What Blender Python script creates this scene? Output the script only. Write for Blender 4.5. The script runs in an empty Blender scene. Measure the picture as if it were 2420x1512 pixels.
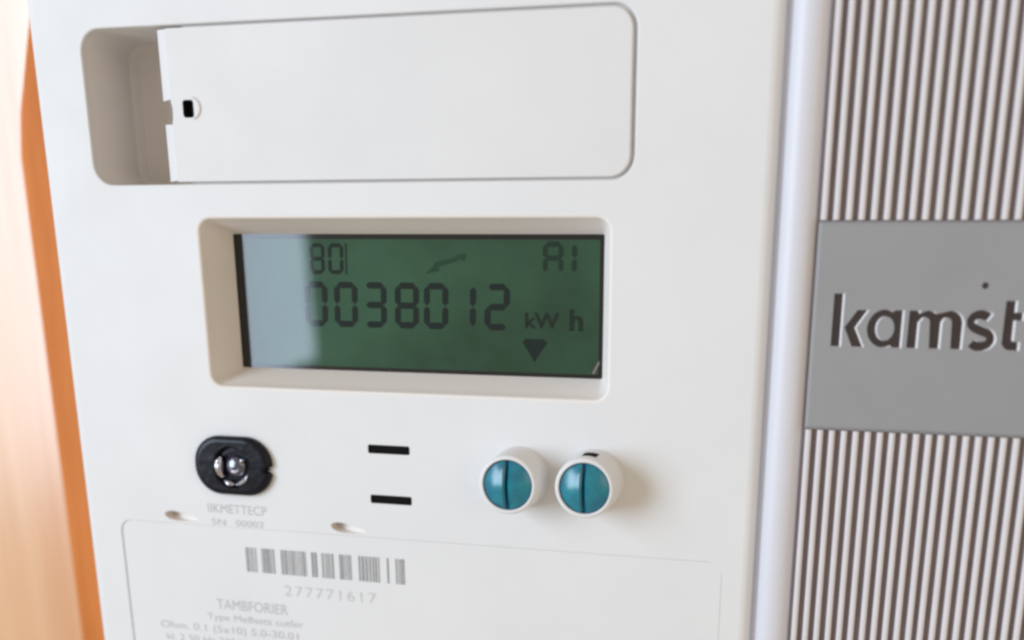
import bpy, bmesh, math, random
from mathutils import Vector, Matrix
from mathutils.geometry import tessellate_polygon

random.seed(7)
MM = 0.001
H = 70.0                      # height of the meter's front face above the table, mm
scene = bpy.context.scene
C = scene.collection

# ------------------------------------------------------------------ camera
W_PX, F_PX, P_X, P_Y = 2419.0, 2549.75, 1312.56, 1353.96
R = ((0.96815306, 0.07579735, -0.23860935),
     (0.00486547, -0.9585849, -0.28476536),
     (-0.25031178, 0.2745355, -0.92842569))
cam_d = bpy.data.cameras.new("camera")
cam = bpy.data.objects.new("camera", cam_d)
C.objects.link(cam)
rot = Matrix(((R[0][0], -R[0][1], -R[0][2]),
              (R[1][0], -R[1][1], -R[1][2]),
              (R[2][0], -R[2][1], -R[2][2])))
CAM = Vector((0, 0, (H + 190.0) * MM))
cam.matrix_world = Matrix.Translation(CAM) @ rot.to_4x4()
cam_d.sensor_width = 36.0
cam_d.sensor_fit = 'HORIZONTAL'
cam_d.lens = F_PX / W_PX * 36.0
cam_d.shift_x = (W_PX / 2 - P_X) / W_PX
cam_d.shift_y = (P_Y - 756.0) / W_PX
cam_d.clip_start = 0.005
cam_d.clip_end = 50.0
cam_d.dof.use_dof = True
focus = Vector((-70 * MM, -25 * MM, H * MM))
cam_d.dof.focus_distance = -(rot.transposed() @ (focus - CAM)).z
cam_d.dof.aperture_fstop = 10.0
scene.camera = cam

# ------------------------------------------------------------------ light
world = bpy.data.worlds.new("World")
scene.world = world
world.use_nodes = True
bg = world.node_tree.nodes["Background"]
bg.inputs[0].default_value = (1.0, 0.86, 0.69, 1)
bg.inputs[1].default_value = 0.55

# daylight from a window to the upper left of the meter
WIN_L = 9.4
wy0, wy1, wz0, wz1, wx = -150, 360, 325, 960, -600
wd = bpy.data.lights.new("window_light", 'AREA')
wd.shape = 'RECTANGLE'
wd.size = (wy1 - wy0) * MM
wd.size_y = (wz1 - wz0) * MM
wd.energy = WIN_L * math.pi * wd.size * wd.size_y
wd.color = (0.655, 0.80, 0.98)
win = bpy.data.objects.new("window_light", wd)
C.objects.link(win)
win.location = (wx * MM, (wy0 + wy1) / 2 * MM, (H + (wz0 + wz1) / 2) * MM)
# local -Z looks to +X, local X runs along world Y (slightly rolled)
win.matrix_world = Matrix.Translation(win.location) @ Matrix(((0, 0, -1), (-1, 0, 0), (0, 1, 0))).to_4x4() @ Matrix.Rotation(math.radians(5.0), 4, 'Z')

# warm, weaker fill lamp, added off to the right to lift the recess walls
rd = bpy.data.lights.new("fill_lamp", 'AREA')
rd.shape = 'SQUARE'
rd.size = 0.6
rd.energy = 1.45 * math.pi * rd.size ** 2
rd.color = (1.0, 0.80, 0.62)
fill_obj = bpy.data.objects.new("fill_lamp", rd)
C.objects.link(fill_obj)
fill_obj.location = (0.85, 0.22, 0.75)
fill_obj.rotation_euler = (Vector((-0.08, 0, 0.07)) - fill_obj.location).to_track_quat('-Z', 'Y').to_euler()

scene.view_settings.view_transform = 'Standard'
scene.view_settings.look = 'None'
scene.view_settings.exposure = 0.0
scene.view_settings.gamma = 1.0
scene.cycles.filter_width = 2.8
scene.cycles.max_bounces = 8


# ------------------------------------------------------------------ materials
def mat(name, col, rough=0.4, spec=0.5, ior=1.45, metal=0.0, coat=0.0, coat_rough=0.05, coat_ior=1.5,
        var=0.0, var_scale=60.0, col2=None, bump=0.0, bump_scale=2500.0, stretch=(1, 1, 1), rough_var=0.0, loc=(0, 0, 0)):
    m = bpy.data.materials.new(name)
    m.use_nodes = True
    nt = m.node_tree
    b = nt.nodes["Principled BSDF"]
    b.inputs["Base Color"].default_value = (*col, 1)
    b.inputs["Roughness"].default_value = rough
    b.inputs["IOR"].default_value = ior
    b.inputs["Specular IOR Level"].default_value = spec
    b.inputs["Metallic"].default_value = metal
    b.inputs["Coat Weight"].default_value = coat
    b.inputs["Coat Roughness"].default_value = coat_rough
    b.inputs["Coat IOR"].default_value = coat_ior
    tc = nt.nodes.new("ShaderNodeTexCoord")
    mp = nt.nodes.new("ShaderNodeMapping")
    mp.inputs["Scale"].default_value = stretch
    mp.inputs["Location"].default_value = loc
    nt.links.new(tc.outputs["Object"], mp.inputs["Vector"])
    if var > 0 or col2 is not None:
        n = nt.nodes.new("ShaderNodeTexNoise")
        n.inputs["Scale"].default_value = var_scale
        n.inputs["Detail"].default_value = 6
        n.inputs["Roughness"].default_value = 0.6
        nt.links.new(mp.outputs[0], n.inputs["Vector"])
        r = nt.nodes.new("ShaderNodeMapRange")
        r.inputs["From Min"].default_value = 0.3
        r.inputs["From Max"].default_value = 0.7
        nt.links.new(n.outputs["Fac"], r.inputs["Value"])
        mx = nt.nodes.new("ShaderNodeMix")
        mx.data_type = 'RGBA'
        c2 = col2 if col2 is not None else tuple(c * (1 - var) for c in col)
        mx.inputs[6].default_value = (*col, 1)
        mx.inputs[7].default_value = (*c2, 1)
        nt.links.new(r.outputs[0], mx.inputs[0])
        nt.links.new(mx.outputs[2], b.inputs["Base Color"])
        if rough_var > 0:
            rr = nt.nodes.new("ShaderNodeMapRange")
            rr.inputs["From Min"].default_value = 0.3
            rr.inputs["From Max"].default_value = 0.7
            rr.inputs["To Min"].default_value = rough - rough_var
            rr.inputs["To Max"].default_value = rough + rough_var
            nt.links.new(n.outputs["Fac"], rr.inputs["Value"])
            nt.links.new(rr.outputs[0], b.inputs["Roughness"])
    if bump > 0:
        n2 = nt.nodes.new("ShaderNodeTexNoise")
        n2.inputs["Scale"].default_value = bump_scale
        n2.inputs["Detail"].default_value = 3
        nt.links.new(mp.outputs[0], n2.inputs["Vector"])
        bp = nt.nodes.new("ShaderNodeBump")
        bp.inputs["Strength"].default_value = bump
        bp.inputs["Distance"].default_value = 0.0001
        nt.links.new(n2.outputs["Fac"], bp.inputs["Height"])
        nt.links.new(bp.outputs[0], b.inputs["Normal"])
    return m


LCD_OFS = (-2.8, 1.08, 1.47)  # noise offset picked to paint the display's light falloff, paler at the left
M = dict(
    white=mat("white_plastic", (0.745, 0.746, 0.747), rough=0.5, spec=0.35, var=0.04, var_scale=45, bump=0.22, rough_var=0.06),
    flap=mat("flap_plastic", (0.725, 0.722, 0.718), rough=0.5, spec=0.35, var=0.04, var_scale=40, bump=0.22, rough_var=0.06),
    inner=mat("recess_plastic", (0.81, 0.765, 0.725), rough=0.55, spec=0.3, var=0.03, var_scale=80, bump=0.1),
    body=mat("body_plastic", (0.72, 0.71, 0.70), rough=0.5, bump=0.1),
    silver=mat("silver_trim", (0.67, 0.67, 0.72), rough=0.42, spec=0.5, metal=0.0, var=0.03, var_scale=60),
    rib=mat("rib_grey", (0.70, 0.67, 0.675), rough=0.45, spec=0.4, var=0.05, var_scale=120, bump=0.1),
    groove=mat("groove_grey", (0.25, 0.20, 0.195), rough=0.7, spec=0.3, var=0.15, var_scale=200),
    plate=mat("plate_grey", (0.31, 0.31, 0.315), rough=0.42, spec=0.4, var=0.05, var_scale=90, bump=0.15, bump_scale=4000),
    letterdark=mat("letter_dark", (0.042, 0.028, 0.025), rough=0.5, var=0.2, var_scale=500),
    engrave=mat("bare_metal", (0.78, 0.77, 0.78), rough=0.4, metal=0.0),
    black=mat("black_plastic", (0.009, 0.009, 0.014), rough=0.22, spec=0.22, var=0.2, var_scale=300, bump=0.9, bump_scale=420),
    hole=mat("dark_cavity", (0.008, 0.008, 0.008), rough=0.9, spec=0.1),
    glint=mat("glint_metal", (0.55, 0.54, 0.60), rough=0.2, metal=1.0, var=0.15, var_scale=900, bump=1.0, bump_scale=800),
    lens=mat("lens_glass", (0.03, 0.03, 0.06), rough=0.12, spec=1.0, ior=1.7, bump=1.0, bump_scale=900),
    teal=mat("teal_plastic", (0.0, 0.235, 0.29), rough=0.25, spec=0.9, var=0.45, var_scale=420, col2=(0.0, 0.12, 0.21)),
    tealdark=mat("teal_groove", (0.0, 0.11, 0.26), rough=0.3),
    ink=mat("grey_ink", (0.54, 0.54, 0.545), rough=0.6, spec=0.2, var=0.2, var_scale=900),
    inkdark=mat("dark_ink", (0.29, 0.295, 0.30), rough=0.6, spec=0.2, var=0.3, var_scale=900),
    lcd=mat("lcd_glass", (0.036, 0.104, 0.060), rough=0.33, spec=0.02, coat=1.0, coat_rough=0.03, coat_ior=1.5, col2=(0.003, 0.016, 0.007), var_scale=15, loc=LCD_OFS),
    lcdframe=mat("lcd_frame", (0.008, 0.009, 0.008), rough=0.4, spec=0.05, coat=1.0, coat_rough=0.04),
    segment=mat("lcd_segment", (0.001, 0.012, 0.012), rough=0.33, spec=0.02, coat=1.0, coat_rough=0.03, coat_ior=1.5),
    faint=mat("lcd_faint_segment", (0.003, 0.016, 0.012), rough=0.33, spec=0.02, coat=1.0, coat_rough=0.03, coat_ior=1.5),
    ghost=mat("lcd_ghost_segment", (0.008, 0.045, 0.026), rough=0.33, spec=0.02, coat=1.0, coat_rough=0.03, coat_ior=1.5),
    lowink=mat("lcd_pale_segment", (0.004, 0.026, 0.017), rough=0.33, spec=0.02, coat=1.0, coat_rough=0.03, coat_ior=1.5),
    paleink=mat("pale_ink", (0.62, 0.62, 0.62), rough=0.6, spec=0.2, var=0.2, var_scale=900),
    slot=mat("slot_plastic", (0.80, 0.765, 0.745), rough=0.55, spec=0.3, var=0.04, var_scale=80, bump=0.1),
    orange=mat("orange_wood", (0.72, 0.245, 0.06), rough=0.6, spec=0.2, col2=(0.56, 0.165, 0.035), var_scale=14, stretch=(9, 0.8, 4), bump=0.15, bump_scale=60),
    table=mat("pale_wood", (0.85, 0.54, 0.31), rough=0.34, spec=0.6, coat=1.0, coat_rough=0.24, coat_ior=1.62, col2=(0.72, 0.37, 0.17), var_scale=8, stretch=(12, 0.5, 1), bump=0.05, bump_scale=30),
)


# ------------------------------------------------------------------ mesh helpers (all lengths in mm, relative to the front face)
class G:
    def __init__(self):
        self.v, self.f = [], []

    def add(self, vs, fs):
        o = len(self.v)
        self.v += [tuple(p) for p in vs]
        self.f += [tuple(i + o for i in f) for f in fs]
        return self

    def loft(self, loops, closed=True):
        n = len(loops[0])
        vs, fs = [], []
        for L in loops:
            vs += L
        for k in range(len(loops) - 1):
            for i in range(n if closed else n - 1):
                j = (i + 1) % n
                fs.append((k * n + i, k * n + j, (k + 1) * n + j, (k + 1) * n + i))
        return self.add(vs, fs)

    def fill(self, outer, holes, z):
        polys = [[Vector((x, y, 0)) for x, y in p] for p in [outer] + holes]
        tris = tessellate_polygon(polys)
        flat = [(p.x, p.y, z) for q in polys for p in q]
        fs = []
        for t in tris:
            a, b, c = (flat[i] for i in t)
            ar = (b[0] - a[0]) * (c[1] - a[1]) - (b[1] - a[1]) * (c[0] - a[0])
            if abs(ar) < 1e-9:
                continue
            fs.append(t if ar > 0 else (t[0], t[2], t[1]))
        return self.add(flat, fs)

    def box(self, x0, x1, y0, y1, z0, z1, ch=0.0):
        c = ch
        L = [[(x0, y0, z0), (x1, y0, z0), (x1, y1, z0), (x0, y1, z0)],
             [(x0, y0, z1 - c), (x1, y0, z1 - c), (x1, y1, z1 - c), (x0, y1, z1 - c)]]
        if c > 0:
            L.append([(x0 + c, y0 + c, z1), (x1 - c, y0 + c, z1), (x1 - c, y1 - c, z1), (x0 + c, y1 - c, z1)])
        n = len(L)
        self.loft(L)
        o = len(self.v) - 4
        self.f.append((o, o + 1, o + 2, o + 3))
        o = len(self.v) - 4 * n
        self.f.append((o + 3, o + 2, o + 1, o))
        return self


def rrect(x0, y0, x1, y1, r, off=0.0, n=7):
    x0, y0, x1, y1 = x0 - off, y0 - off, x1 + off, y1 + off
    r = max(r + off, 0.02)
    pts = []
    for cx, cy, a0 in ((x1 - r, y0 + r, -90), (x1 - r, y1 - r, 0), (x0 + r, y1 - r, 90), (x0 + r, y0 + r, 180)):
        for i in range(n + 1):
            a = math.radians(a0 + 90 * i / n)
            pts.append((cx + r * math.cos(a), cy + r * math.sin(a)))
    return pts


def circ(cx, cy, r, n=48):
    return [(cx + r * math.cos(2 * math.pi * i / n), cy + r * math.sin(2 * math.pi * i / n)) for i in range(n)]


def zz(loop, z):
    return [(x, y, z) for x, y in loop]


def area2(loop):
    return sum(loop[i - 1][0] * loop[i][1] - loop[i][0] * loop[i - 1][1] for i in range(len(loop)))


def offset(loop, d):
    """grow a loop that runs counter-clockwise by d"""
    out, n = [], len(loop)
    for i in range(n):
        p, q, r = Vector(loop[i - 1]), Vector(loop[i]), Vector(loop[(i + 1) % n])
        a, b = (q - p), (r - q)
        if a.length < 1e-6 or b.length < 1e-6:
            out.append(tuple(q))
            continue
        a.normalize(); b.normalize()
        na, nb = Vector((a.y, -a.x)), Vector((b.y, -b.x))
        m = na + nb
        if m.length < 1e-4:
            m = na
        m.normalize()
        k = d / max(0.5, m.dot(na))
        out.append((q.x + m.x * k, q.y + m.y * k))
    return out


def fillet(r, n=4):
    """(offset, z) of a rounded edge going from the side (0, -r) up and in to (-r, 0)"""
    return [(-r + r * math.cos(math.pi / 2 * i / n), -r + r * math.sin(math.pi / 2 * i / n)) for i in range(n + 1)]


METER_Z = -52.0               # back of the meter body
ORIGIN = Vector((-60.0, -18.0, METER_Z))


def build(name, g, m, parent, kind=None, label=None, loc=None, smooth=True, angle=35):
    me = bpy.data.meshes.new(name)
    me.from_pydata([tuple(c * MM for c in p) for p in g.v], [], g.f)
    me.validate()
    me.update()
    if smooth:
        me.shade_smooth()
        me.set_sharp_from_angle(angle=math.radians(angle))
    me.materials.append(m)
    return place(name, me, parent, kind, label, loc)


def place(name, me, parent, kind=None, label=None, loc=None):
    o = bpy.data.objects.new(name, me)
    C.objects.link(o)
    o.parent = parent
    if parent is not None:
        if parent.get('root'):
            o.location = -ORIGIN * MM
        if loc is not None:
            o.location = o.location + Vector(loc) * MM
    elif loc is not None:
        o.location = Vector(loc) * MM
    if kind:
        o['kind'] = kind
    if label:
        o['label'] = label
    return o


def tag(o, label, cat, group=None):
    o['label'] = label
    o['category'] = cat
    if group:
        o['group'] = group
    return o


def font_mesh(s, size, bold=0.0, extrude=0.0, outline=False, spacing=1.0):
    cu = bpy.data.curves.new("lettering", 'FONT')
    cu.body = s
    cu.size = size
    cu.offset = bold
    cu.space_character = spacing
    cu.resolution_u = 4
    cu.extrude = extrude
    cu.fill_mode = 'NONE' if outline else 'BOTH'
    ob = bpy.data.objects.new("lettering", cu)
    C.objects.link(ob)
    dg = bpy.context.evaluated_depsgraph_get()
    me = bpy.data.meshes.new_from_object(ob.evaluated_get(dg))
    vs = [tuple(v.co) for v in me.vertices]
    fs = [tuple(p.vertices) for p in me.polygons]
    es = [tuple(e.vertices) for e in me.edges]
    bpy.data.meshes.remove(me)
    bpy.data.objects.remove(ob)
    bpy.data.curves.remove(cu)
    return vs, fs, es


def fit(vs, x0, x1, y0, y1):
    ax, bx = min(v[0] for v in vs), max(v[0] for v in vs)
    ay, by = min(v[1] for v in vs), max(v[1] for v in vs)
    return [(x0 + (v[0] - ax) / (bx - ax) * (x1 - x0), y0 + (v[1] - ay) / (by - ay) * (y1 - y0), v[2]) for v in vs]


def text_part(name, s, x0, x1, y0, y1, z, m, parent, bold=0.0, spacing=1.0):
    vs, fs, _ = font_mesh(s, 10.0, bold, spacing=spacing)
    vs = fit(vs, x0, x1, y0, y1)
    g = G().add([(v[0], v[1], z) for v in vs], fs)
    return build(name, g, m, parent, smooth=False)


def walk(vs, es):
    nb = {}
    for a, b in es:
        nb.setdefault(a, []).append(b)
        nb.setdefault(b, []).append(a)
    seen, loops = set(), []
    for s in nb:
        if s in seen:
            continue
        L, prev, cur = [], None, s
        while cur not in seen:
            seen.add(cur)
            L.append((vs[cur][0], vs[cur][1]))
            nx = [k for k in nb[cur] if k != prev and k not in seen]
            if not nx:
                break
            prev, cur = cur, nx[0]
        if len(L) > 2:
            loops.append(L)
    return loops


def point_in(p, loop):
    c, n = False, len(loop)
    for i in range(n):
        a, b = loop[i - 1], loop[i]
        if (a[1] > p[1]) != (b[1] > p[1]) and p[0] < (b[0] - a[0]) * (p[1] - a[1]) / (b[1] - a[1]) + a[0]:
            c = not c
    return c


# ------------------------------------------------------------------ setting: table and board
g = G().box(-1400, 1100, -1000, 1000, -110, -H, ch=2)
table = build("table", g, M['table'], None, loc=(0, 0, H))
tag(table, "pale glossy wooden table top glaring in the window light under everything", "table")

outline = [(-200.0, -330), (140, -330), (140, 130), (-171, 130), (-192.4, 54), (-198.6, 32), (-200.0, 22)]
g = G()
prof = [(0, -H + 0.3)] + [(a, METER_Z + b) for a, b in fillet(2.5, 5)]
loops = [zz(offset(outline, a), z) for a, z in prof]
g.loft(loops).fill(offset(outline, prof[-1][0]), [], prof[-1][1])
board = build("wooden_board", g, M['orange'], None, loc=(0, 0, H))
tag(board, "orange varnished wooden board with a cut corner lying under the white meter", "board")

# ------------------------------------------------------------------ the meter
meter = bpy.data.objects.new("electricity_meter", None)
meter.empty_display_size = 0.02
C.objects.link(meter)
meter.location = (ORIGIN + Vector((0, 0, H))) * MM
meter['root'] = 1
tag(meter, "white plastic electricity meter with green digital display and grey ribbed side", "meter")

g = G().box(-150.2, 68, -113, 79, METER_Z, -20.2, ch=0.6)
build("body", g, M['body'], meter)

# --- front panel with its openings
PX0, PY0, PX1, PY1, PR = -151.3, -114, -12.05, 80, 5.0
SLOT = (-140.0, 11.9, -35.6, 38.9, 3.9)
LCD = (-118.6, -25.3, -39.6, 5.7, 2.4)
LABEL = (-143.0, -105.0, -17.6, -53.9, 2.6)
VENTS = [(-86.15, -37.15, -77.65, -35.5, 0.35), (-86.05, -46.95, -77.55, -45.3, 0.35)]


def teardrop(x, y, l, w, n=20):
    pts = []
    for i in range(n):
        t = 2 * math.pi * i / n
        u = 0.5 - 0.5 * math.cos(t)                # 0 at the deep end, 1 at the shallow tip
        pts.append((x + l * u, y - l * 0.10 * u + 0.5 * w * math.sin(t) * (1.25 - 0.75 * u) * -1))
    return pts if area2(pts) > 0 else pts[::-1]


NOTCH = [(-132.2, -52.1, 8.0, 2.1), (-94.9, -52.1, 7.6, 2.1)]

g = G()
outer_prof = fillet(1.9, 6)
g.loft([zz(rrect(PX0, PY0, PX1, PY1, PR, 0), -20)] + [zz(rrect(PX0, PY0, PX1, PY1, PR, a), b) for a, b in outer_prof])
outer = rrect(PX0, PY0, PX1, PY1, PR, outer_prof[-1][0])
holes = []


def opening(g, shape, r, depth, draft=0.0):
    """rounded lip, then walls that close in by draft down to -depth"""
    pr = [(-a - 0.0, b) for a, b in fillet(r, 4)]            # (0,-r) .. (r,0): hole lip
    loops = [zz(rrect(*shape, a), b) for a, b in reversed(pr)]
    loops.append(zz(rrect(*shape, -draft), -depth))
    g.loft(loops)
    return rrect(*shape, pr[-1][0])


holes.append(opening(g, SLOT, 0.35, 1.25))
holes.append(opening(g, LABEL, 0.05, 1.2))
for v in VENTS:
    holes.append(opening(g, v, 0.10, 1.6))
lcd_lip = 0.6
holes.append(rrect(*LCD, lcd_lip))
for x, y, l, w in NOTCH:
    td = teardrop(x, y, l, w)
    holes.append(td)
g.fill(outer, holes, 0.0)
panel = build("front_panel", g, M['white'], meter)

# recess behind the sliding cover
g = G()
g.loft([zz(rrect(*SLOT, 0.02), -1.2), zz(rrect(*SLOT, -0.4), -13.6), zz(rrect(*SLOT, -1.6), -15.0)])
g.fill(rrect(*SLOT, -1.6), [], -15.0)
sh = (-121.3,) + SLOT[1:]
g.fill(rrect(*sh, 0.4), [rrect(*sh, -0.75)], -1.25)
build("slot_recess", g, M['slot'], meter)

# shallow clip notches above the label
for x, y, l, w in NOTCH:
    td = teardrop(x, y, l, w)
    g = G()
    dp = [(p[0], p[1], -2.8 * max(0.0, 1 - (p[0] - x) / l) - 0.02) for p in offset(td, -0.08)]
    g.loft([zz(td, 0.0), dp])
    cxy = (x + l * 0.35, y - l * 0.035, -1.9)
    g.add(dp + [cxy], [(i, (i + 1) % len(dp), len(dp)) for i in range(len(dp))])
    build("clip_notch", g, M['inner'], meter)

# dark bottoms of the two slits
for v in VENTS:
    g = G().fill(rrect(*v, 0.05), [], -0.35)
    g.loft([zz(rrect(*v, -0.02), -0.35), zz(rrect(*v, -0.01), -0.02)])
    build("slit", g, M['hole'], meter)

# display window: drafted walls with rounded corners
g = G()
wall = [(a, b) for a, b in reversed([(-q, s) for q, s in fillet(lcd_lip, 5)])]
loops = [zz(rrect(*LCD, a), b) for a, b in wall]
for t in (0.25, 0.6, 1.0):
    loops.append(zz(rrect(LCD[0] + 2.4 * t, LCD[1] + 2.9 * t, LCD[2] - 2.6 * t, LCD[3] - 2.6 * t, LCD[4] * (1 - t) + 0.3 * t), -lcd_lip - (8.2 - lcd_lip) * t))
g.loft(loops)
build("display_bezel", g, M['inner'], meter)

# display
GZ = -8.0
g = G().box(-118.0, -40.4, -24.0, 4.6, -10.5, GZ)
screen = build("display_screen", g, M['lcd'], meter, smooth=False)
g = G()
fr_o, fr_i = (-117.9, -23.9, -40.5, 4.5, 0.1), (-114.0, -21.75, -42.9, 2.25, 0.2)
g.fill(rrect(*fr_o), [rrect(*fr_i)], GZ + 0.03)
build("screen_frame", g, M['lcdframe'], screen, smooth=False)

SEG = {'0': 'abcdef', '1': 'bc', '2': 'abged', '3': 'abgcd', '8': 'abcdefg', 'A': 'abcefg'}


def digit(ch, x0, x1, y0, y1, t, m=None, slant=0.0):
    ym = (y0 + y1) / 2
    gp = t * 0.04
    h = t / 2

    def hseg(y):
        a, b = x0 + h + gp, x1 - h - gp
        return [(a, y), (a + h, y - h), (b - h, y - h), (b, y), (b - h, y + h), (a + h, y + h)]

    def vseg(x, a, b):
        a, b = a + gp, b - gp
        return [(x, a), (x + h, a + h), (x + h, b - h), (x, b), (x - h, b - h), (x - h, a + h)]
    P = dict(a=hseg(y1 - h), g=hseg(ym), d=hseg(y0 + h), f=vseg(x0 + h, ym, y1 - h), b=vseg(x1 - h, ym, y1 - h),
             e=vseg(x0 + h, y0 + h, ym), c=vseg(x1 - h, y0 + h, ym))
    g = G()
    for s in SEG[ch]:
        pts = [(x + slant * (y - y0), y, GZ + 0.03) for x, y in P[s]]
        g.add(pts, [tuple(range(6))])
    return build("digit", g, m or M['segment'], screen, smooth=False)


xs = [-101.9, -95.6, -89.6, -83.0, -77.1, -71.6, -65.0]
for ch, x in zip("0038012", xs):
    digit(ch, x, x + 4.9, -14.1, -5.6, 1.2, slant=0.03)
for ch, x0, x1 in (('8', -100.2, -97.1), ('0', -96.4, -93.2)):
    digit(ch, x0, x1, -4.2, 1.5, 0.75, slant=0.03)
g = G().fill([(-92.8, -4.2), (-92.45, -4.2), (-92.3, 1.5), (-92.65, 1.5)], [], GZ + 0.03)
build("divider_bar", g, M['faint'], screen, smooth=False)
digit('A', -53.6, -49.7, -3.9, 1.9, 0.95, M['lowink'])
digit('1', -51.2, -47.2, -3.9, 1.9, 0.95, M['lowink'])
text_part("unit_symbol", "kW", -57.0, -50.4, -13.6, -10.7, GZ + 0.03, M['faint'], screen, bold=0.25)
text_part("unit_symbol", "h", -48.5, -45.9, -13.9, -10.0, GZ + 0.03, M['faint'], screen, bold=0.35)
g = G().fill([(-55.4, -19.6), (-55.0, -19.6), (-54.7, -18.9), (-52.7, -16.2), (-53.4, -15.5), (-56.9, -15.5), (-57.5, -16.2), (-55.7, -18.9)], [], GZ + 0.03)
build("arrow_mark", g, M['segment'], screen, smooth=False)
g = G().fill([(-76.6, -4.0), (-73.6, -3.4), (-74.0, -2.7), (-69.9, -1.6), (-70.2, -0.9), (-74.6, -1.9), (-74.9, -2.6)], [], GZ + 0.03)
g.fill([(-70.5, -0.6), (-68.3, -0.2), (-68.6, -1.6), (-69.7, -1.4)], [], GZ + 0.03)
build("arrow_mark", g, M['ghost'], screen, smooth=False)
g = G().fill([(-44.1, -21.5), (-43.7, -21.6), (-42.7, -19.7), (-42.8, -19.1)], [], GZ + 0.04)
build("corner_sliver", g, M["groove"], screen, smooth=False)  # thin grey sliver near the lower right corner

# sliding cover
g = G()
CX0, CY0, CX1, CY1 = -122.35, 12.3, -36.25, 38.45
cut = [(CX0, 26.2), (CX0 + 0.14, 25.7), (CX0 + 0.22, 25.0), (CX0 + 0.24, 24.3), (CX0 + 0.2, 23.6), (CX0 + 0.12, 23.0), (CX0, 22.6)]
r = 3.5
flap = [(CX0, CY0)]
for cx, cy, a0 in ((CX1 - r, CY0 + r, -90), (CX1 - r, CY1 - r, 0)):
    for i in range(9):
        a = math.radians(a0 + 90 * i / 8)
        flap.append((cx + r * math.cos(a), cy + r * math.sin(a)))
flap.append((CX0, CY1))
flap += cut
KEY = (-119.75, 23.5, -117.75, 26.3, 0.45)
key_lip = fillet(0.12, 2)
fp = fillet(0.28, 3)
g.loft([zz(offset(flap, 0), -1.15)] + [zz(offset(flap, a), b - 0.02) for a, b in fp])
g.fill(offset(flap, fp[-1][0]), [rrect(*KEY, 0.12)], -0.02)
for ya, yb in ((CY0, 22.5), (26.3, CY1)):
    e = 0.25
    g.loft([[(CX0 + 0.27, ya + 0.28, -0.015), (CX0 + 0.27, yb - 0.28, -0.015)],
            [(CX0 - 0.4, ya + 0.2, -0.12), (CX0 - 0.4, yb - 0.2, -0.12)],
            [(CX0 - 2.1, ya + 0.1, -1.12), (CX0 - 2.1, yb - 0.1, -1.12)],
            [(CX0 - 2.15, ya + 0.1, -1.6), (CX0 - 2.15, yb - 0.1, -1.6)]], closed=False)
cover = build("sliding_cover", g, M['flap'], meter)
g = G()
g.loft([zz(rrect(*KEY, 0.12), -0.02), zz(rrect(*KEY, 0.0), -0.15), zz(rrect(*KEY, -0.05), -1.5)])
g.fill(rrect(*KEY, -0.05), [], -1.5)
build("keyhole", g, M['hole'], cover)
g = G()
loops = []
for i in range(17):
    a = math.radians(-75 + 150 * i / 16)
    ca, sa = math.cos(a), math.sin(a)
    prof = [(1.45, -0.02), (1.55, 0.22), (1.75, 0.3), (1.95, 0.2), (2.1, -0.02)]
    loops.append([(-118.1 + rr * ca, 25.0 + rr * sa, zv) for rr, zv in prof])
g.loft(loops, closed=False)
build("keyhole_lip", g, M['flap'], cover)

# label plate with its print
g = G()
LP = (LABEL[0] + 0.40, LABEL[1], LABEL[2] - 0.03, LABEL[3] - 0.03, 2.4)
lf = fillet(0.07, 3)
g.loft([zz(rrect(*LP, 0.6), -0.4), zz(rrect(*LP, 0), -0.4)] + [zz(rrect(*LP, a), b) for a, b in lf]).fill(rrect(*LP, lf[-1][0]), [], 0.0)
label = build("label_plate", g, M['white'], meter)
groups = [(465, 540, .42), (575, 665, .5), (710, 885, .52), (920, 965, .6), (990, 1075, .36), (1110, 1195, .58), (1240, 1385, .5), (1428, 1440, .5), (1485, 1550, .55)]
g = G()
for a, b, dens in groups:
    x = a
    while x < b - 4:
        w = random.choice((6, 8, 8, 12)) * (dens + 0.45)
        w = min(w, b - x)
        xa = -114.2 + (x - 465) / 1085 * 34.9
        xb = xa + w / 1085 * 34.9
        g.add([(xa, -63.1, 0.03), (xb, -63.1, 0.03), (xb, -57.9, 0.03), (xa, -57.9, 0.03)], [(0, 1, 2, 3)])
        x += w + random.choice((5, 7, 9)) * (1.4 - dens)
build("barcode", g, M['inkdark'], label, smooth=False)
text_part("label_text", "277771617", -106.0, -85.8, -67.6, -65.4, 0.03, M['paleink'], label, spacing=1.2)
text_part("label_text", "TAMBFORIER", -121.9, -105.6, -71.8, -69.6, 0.03, M['ink'], label)
text_part("label_text", "Type MeBsatz cutfer", -124.4, -102.3, -74.8, -72.9, 0.03, M['ink'], label)
text_part("label_text", "Ohm. 0.1 (5x10) 5.0-30.01", -135.8, -103.6, -77.6, -75.5, 0.03, M['ink'], label)
text_part("label_text", "kl. 2 50 Hz 230 V 1000 imp", -134.6, -105.0, -80.2, -78.2, 0.03, M['ink'], label)
text_part("label_text", "No. 2006 EN 61036", -134.6, -112.0, -83.0, -81.0, 0.03, M['ink'], label)

# print under the oval plug
text_part("printed_text", "IIKMETTECP", -122.0, -108.8, -51.1, -49.2, 0.03, M['ink'], meter)
text_part("printed_text", "SN", -121.3, -118.2, -54.3 + 0.7, -52.9 + 0.6, 0.03, M['ink'], meter)
text_part("printed_text", "00002", -115.9, -109.6, -54.3 + 0.7, -52.9 + 0.6, 0.03, M['ink'], meter)

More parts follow.
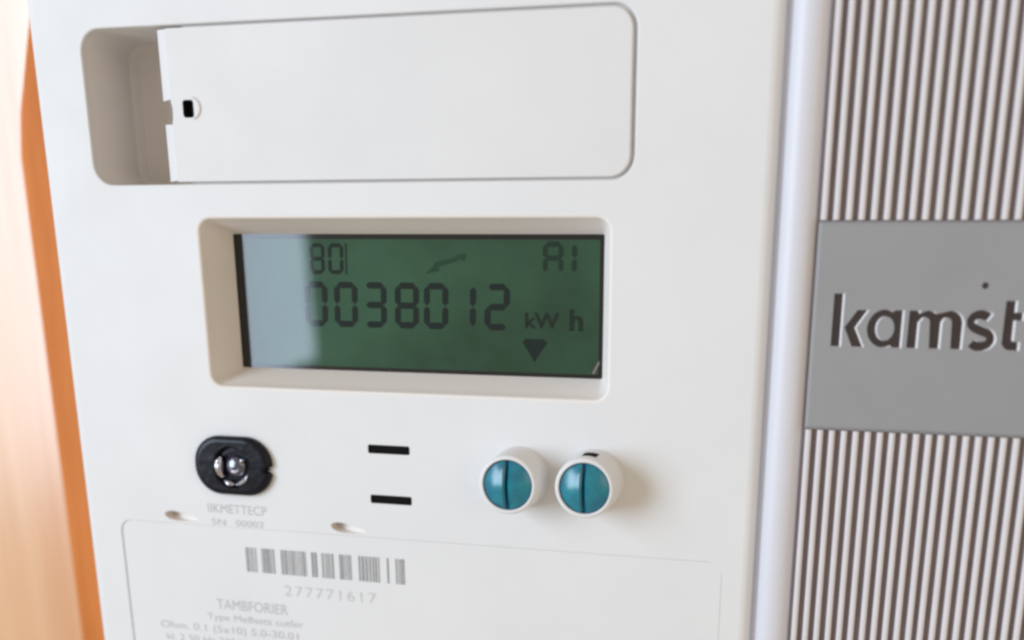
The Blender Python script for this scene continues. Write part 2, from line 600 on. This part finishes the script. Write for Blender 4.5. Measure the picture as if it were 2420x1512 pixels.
# --- oval black plug
PL = (-123.45, -46.95, -106.65, -35.15, 5.6)
pl = rrect(*PL, 0.0, n=14)
pl2 = []
for x, y in pl:                                   # a small nick in the rim, at its far end
    d = abs(y + 41.5)
    if x > -107.5 and d < 0.75:
        x -= 0.85 * (1 - d / 0.75)
    pl2.append((x, y))
ins = []
for i in range(len(pl2)):
    ins.append(pl2[i])
    a, b = pl2[i], pl2[(i + 1) % len(pl2)]
    if min(a[0], b[0]) > -107.6 and abs(a[1] - b[1]) > 0.4:
        for t in (0.25, 0.5, 0.75):
            x, y = a[0] + (b[0] - a[0]) * t, a[1] + (b[1] - a[1]) * t
            ins.append((x, y))
pl2 = [(x - 0.9 * max(0, 1 - abs(y + 41.6) / 0.7) if x > -107.2 else x, y) for x, y in ins]
g = G()
prof = [(0, -0.02), (0, 0.7)] + [(a * 1.4, 0.7 + 0.8 * (1 + b / 0.8)) for a, b in fillet(0.8, 4)]
cup = circ(-115.0, -41.3, 4.3)
def shrink(a):
    return [(-115.05 + (x + 115.05) * (1 + a / 8.4), -41.05 + (y + 41.05) * (1 + a / 5.9)) for x, y in pl2]


g.loft([zz(shrink(a), b) for a, b in prof])
g.fill(shrink(prof[-1][0]), [cup], prof[-1][1])
ztop = prof[-1][1]
g.loft([zz(cup, ztop), zz(circ(-115.0, -41.3, 4.05), ztop - 0.25), zz(circ(-115.0, -41.3, 3.8), 0.1)])
g.fill(circ(-115.0, -41.3, 3.8), [], 0.1)
plug = build("oval_plug", g, M['black'], meter)
def ring(cx, cy, cz, R0, r0, a0=0, a1=360, n=48, k=10):
    g = G()
    full = a1 - a0 >= 360
    loops = []
    for i in range(n + (0 if full else 1)):
        a = math.radians(a0 + (a1 - a0) * i / n)
        w = 1.0 if full else max(0.15, math.sin(math.pi * i / n)) ** 0.5
        loops.append([(cx + (R0 + r0 * w * math.cos(2 * math.pi * j / k)) * math.cos(a),
                       cy + (R0 + r0 * w * math.cos(2 * math.pi * j / k)) * math.sin(a),
                       cz + r0 * w * math.sin(2 * math.pi * j / k)) for j in range(k)])
    if full:
        loops.append(loops[0])
    return g.loft(loops)
build("glint_arc", ring(-115.0, -41.3, 1.0, 3.1, 0.95, 140, 222), M['glint'], plug)  # metal arcs added to stand for the bright reflections in the cup
build("glint_arc", ring(-115.0, -41.3, 1.0, 3.4, 0.58, 234, 272), M['glint'], plug)
build("glint_arc", ring(-115.0, -41.3, 1.0, 3.5, 0.48, 278, 335), M['glint'], plug)
g = G()
loops = []
for i in range(8):
    a = math.pi / 2 * i / 7
    loops.append(zz(circ(-114.6, -41.2, 2.3 * math.cos(a) + 0.01, 32), 0.1 + 1.3 * math.sin(a)))
g.loft(loops)
build("lens", g, M['lens'], plug)
build("glint_arc", ring(-114.4, -41.0, 1.25, 1.1, 0.4, 200, 330, 20, 8), M['glint'], plug)
build("glint_arc", ring(-112.5, -40.2, 1.15, 0.5, 0.28, 60, 250, 16, 8), M['glint'], plug)

# --- two sealing buttons
def dome_half(cx, cy, r, gap, z0, sag, side, n=22, k=10):
    g = G()
    rows = []
    ymax = math.sqrt(r * r - gap * gap) * 0.999
    for i in range(n + 1):
        y = ymax * math.sin(-math.pi / 2 + math.pi * i / n)
        xe = math.sqrt(max(r * r - y * y, gap * gap))
        row = []
        for j in range(k + 1):
            x = gap + (xe - gap) * (1 - (1 - j / k) ** 1.3)
            q = (x * x + y * y) / (r * r)
            z = z0 + sag * (1 - q)
            row.append((cx + side * x, cy + y, z))
        zt = row[0][2]
        row[0] = (cx + side * gap, cy + y, zt - 0.32)
        row.insert(1, (cx + side * min(gap + 0.38, xe), cy + y, zt))
        row.insert(0, (cx + side * gap, cy + y, z0 - 0.6))
        rows.append(row)
    n0 = len(rows[0])
    vs = [p for rw in rows for p in rw]
    fs = []
    for i in range(n):
        for j in range(n0 - 1):
            f = (i * n0 + j, i * n0 + j + 1, (i + 1) * n0 + j + 1, (i + 1) * n0 + j)
            fs.append(f if side > 0 else f[::-1])
    return g.add(vs, fs)


def button(cx, cy, hb, notch):
    rc = 5.45
    g = G()
    prof = [(rc + 0.35, 0.0), (rc + 0.25, 0.5), (rc + 0.12, 3.0), (rc, hb - 0.7), (rc - 0.1, hb - 0.3), (rc - 0.35, hb - 0.05), (rc - 0.55, hb), (4.72, hb), (4.62, hb - 0.1), (4.6, hb - 1.2)]
    g.loft([zz(circ(cx, cy, a), b) for a, b in prof])
    g.fill(circ(cx, cy, 4.6), [], hb - 1.2)
    col = build("seal_button", g, M['white'], meter, angle=50)
    cap = G().fill(circ(cx, cy, 4.5), [], hb - 0.75)
    cap.loft([zz(circ(cx, cy, 4.5), hb - 0.75), zz(circ(cx, cy, 4.5), hb - 0.3)])
    build("cap_groove", cap, M['tealdark'], col)
    for s in (-1, 1):
        build("button_cap", dome_half(cx, cy, 4.42, 0.30, hb - 0.35, 1.45, s), M['teal'], col)
    if notch:
        g = G()
        a0 = math.degrees(math.atan2(1, 0)) - 3
        loops = []
        for i in range(7):
            a = math.radians(a0 - 14 + 28 * i / 6)
            loops.append([(cx + (rc + 0.16) * math.cos(a), cy + (rc + 0.16) * math.sin(a), 1.6),
                          (cx + (rc + 0.06) * math.cos(a), cy + (rc + 0.06) * math.sin(a), 5.6)])
        g.loft(loops, closed=False)
        build("side_slit", g, M['hole'], col)
    return col


button(-55.9, -40.15, 7.8, False)
button(-41.75, -39.95, 7.8, True)

# --- grey side cover: base, rounded trim, ribs and name plate
SX0, SX1, SY0, SY1 = -5.1, 66.0, -112.0, 78.0
g = G().box(-5.3, SX1, SY0, SY1, -1.9, -1.15).box(-12.0, SX1, SY0, SY1, -14.1, -2.2)
build("side_cover", g, M['groove'], meter, smooth=False)
prof = [(-12.4, -2.15), (-11.1, -2.1), (-11.05, -1.6)]
for i in range(15):
    a = math.radians(180 - 150 * i / 14)
    prof.append((-8.15 + 2.9 * math.cos(a), -1.6 + 2.3 * math.sin(a)))
prof += [(-5.15, -1.2), (-5.05, -1.9)]
g = G().loft([[(x, SY0, z) for x, z in prof], [(x, SY1, z) for x, z in prof]], closed=False)
build("edge_trim", g, M['silver'], meter)

RIB_W, PITCH, X_RIB = 1.06, 1.975, -4.55


def rib_mesh(y0, y1):
    pr = [(0, -2.0), (0.02, -0.35), (0.14, -0.10), (0.34, 0.0), (RIB_W - 0.34, 0.0), (RIB_W - 0.14, -0.10), (RIB_W - 0.02, -0.35), (RIB_W, -2.0)]
    g = G().loft([[(x, y0, z) for x, z in pr], [(x, y1, z) for x, z in pr]], closed=False)
    o = len(pr)
    g.f.append(tuple(range(o)))
    g.f.append(tuple(range(2 * o - 1, o - 1, -1)))
    me = bpy.data.meshes.new("rib")
    me.from_pydata([tuple(c * MM for c in p) for p in g.v], [], g.f)
    me.validate()
    me.shade_smooth()
    me.set_sharp_from_angle(angle=math.radians(50))
    me.materials.append(M['rib'])
    return me


up, lo = rib_mesh(5.3, SY1 - 2), rib_mesh(SY0 + 2, -29.0)
for me in (up, lo):
    for i in range(22):
        place("rib", me, meter, loc=(X_RIB + PITCH * i + random.uniform(-0.03, 0.03), 0, random.uniform(-0.04, 0.03)))

NP = (-4.75, -28.9, 64.0, 5.1, 0.4)
BASE, XH = -14.75, -8.9


def arc(cx, cy, rx, ry, a0, a1, n):
    return [(cx + rx * math.cos(math.radians(a0 + (a1 - a0) * i / n)), cy + ry * math.sin(math.radians(a0 + (a1 - a0) * i / n))) for i in range(n + 1)]


def thick(path, w):
    left, right = [], []
    for i, p in enumerate(path):
        a, b = Vector(path[max(i - 1, 0)]), Vector(path[min(i + 1, len(path) - 1)])
        t = (b - a).normalized()
        left.append((p[0] - t.y * w / 2, p[1] + t.x * w / 2))
        right.append((p[0] + t.y * w / 2, p[1] - t.x * w / 2))
    return left + right[::-1]


k_stem = [(-1.3, BASE), (0.1, BASE), (0.1, -6.4), (-1.3, -6.4)]
k_arm = [(2.1, BASE), (3.75, BASE), (2.35, -11.75), (4.1, -9.0), (2.6, -9.0), (0.75, -11.75)]
el = [p for p in arc(7.0, -11.8, 2.65, 2.95, 62, 298, 30)]
a_out = [(8.65, BASE), (9.8, BASE), (9.8, -8.95), (8.65, -8.95)] + [p for p in el if p[0] < 8.6]
a_in = arc(7.15, -11.8, 1.45, 2.0, 0, 345, 23)
m_out = ([(10.85, BASE), (12.3, BASE), (12.3, -10.6)] + arc(13.35, -10.75, 0.85, 1.0, 160, 20, 6) + [(14.4, BASE), (15.85, BASE), (15.85, -10.6)]
         + arc(16.75, -10.75, 0.85, 1.0, 160, 20, 6) + [(17.75, BASE), (19.25, BASE), (19.25, -10.7)]
         + arc(17.35, -10.7, 1.85, 1.8, 8, 110, 8) + [(15.5, -9.35)] + arc(13.9, -10.6, 1.5, 1.7, 45, 110, 6) + [(12.35, -9.4), (12.3, -8.95), (10.85, -8.95)])
s_path = arc(22.0, -10.45, 1.55, 1.15, 40, 240, 12) + arc(22.15, -13.15, 1.6, 1.2, 75, -145, 14)
s_out = thick(s_path, 1.25)
t_out = [(25.5, BASE + 0.9), (26.0, BASE + 0.25), (26.8, BASE), (28.0, BASE), (28.0, BASE + 1.1), (27.0, BASE + 1.3), (26.95, -10.0), (28.2, -10.0), (28.2, -9.0),
         (26.95, -9.0), (26.95, -7.2), (25.5, -7.2)]
letters = [([k_stem, k_arm], []), ([a_out], [a_in]), ([m_out], []), ([s_out], []), ([t_out], [])]
g = G()
np_f = [(0, -1.95), (0, -0.75)] + [(-0.5, -0.4)]
g.loft([zz(rrect(*NP, a), b) for a, b in np_f])
ZP = -0.4
holes, islands, all_loops = [], [], []
for outs, inns in letters:
    holes += [offset(l if area2(l) > 0 else l[::-1], 0.14) for l in outs]
    islands += [offset(l if area2(l) > 0 else l[::-1], -0.06) for l in inns]
g.fill(rrect(*NP, np_f[-1][0]), holes, ZP)
for l in islands:
    g.fill(l, [], ZP)
plate = build("name_plate", g, M['plate'], meter)
g = G()
for l in holes:
    g.loft([zz(l, ZP), [(x - 0.26, y, ZP - 0.22) for x, y in offset(l, -0.03)]])
for l in islands:
    g.loft([zz(l, ZP), [(x - 0.2, y, ZP - 0.22) for x, y in offset(l, 0.03)]])
build("letter_edge", g, M['engrave'], plate, angle=20)
g = G().box(-3.5, 34, -17, -4.9, -1.5, ZP - 0.22)
build("letter_fill", g, M['letterdark'], plate, smooth=False)
for x in (21.9,):
    g = G().loft([zz(circ(x, -4.75, 0.55, 20), ZP - 0.02), zz(circ(x, -4.75, 0.48, 20), ZP + 0.04)]).fill(circ(x, -4.75, 0.48, 20), [], ZP + 0.04)
    build("dot", g, M['letterdark'], plate)
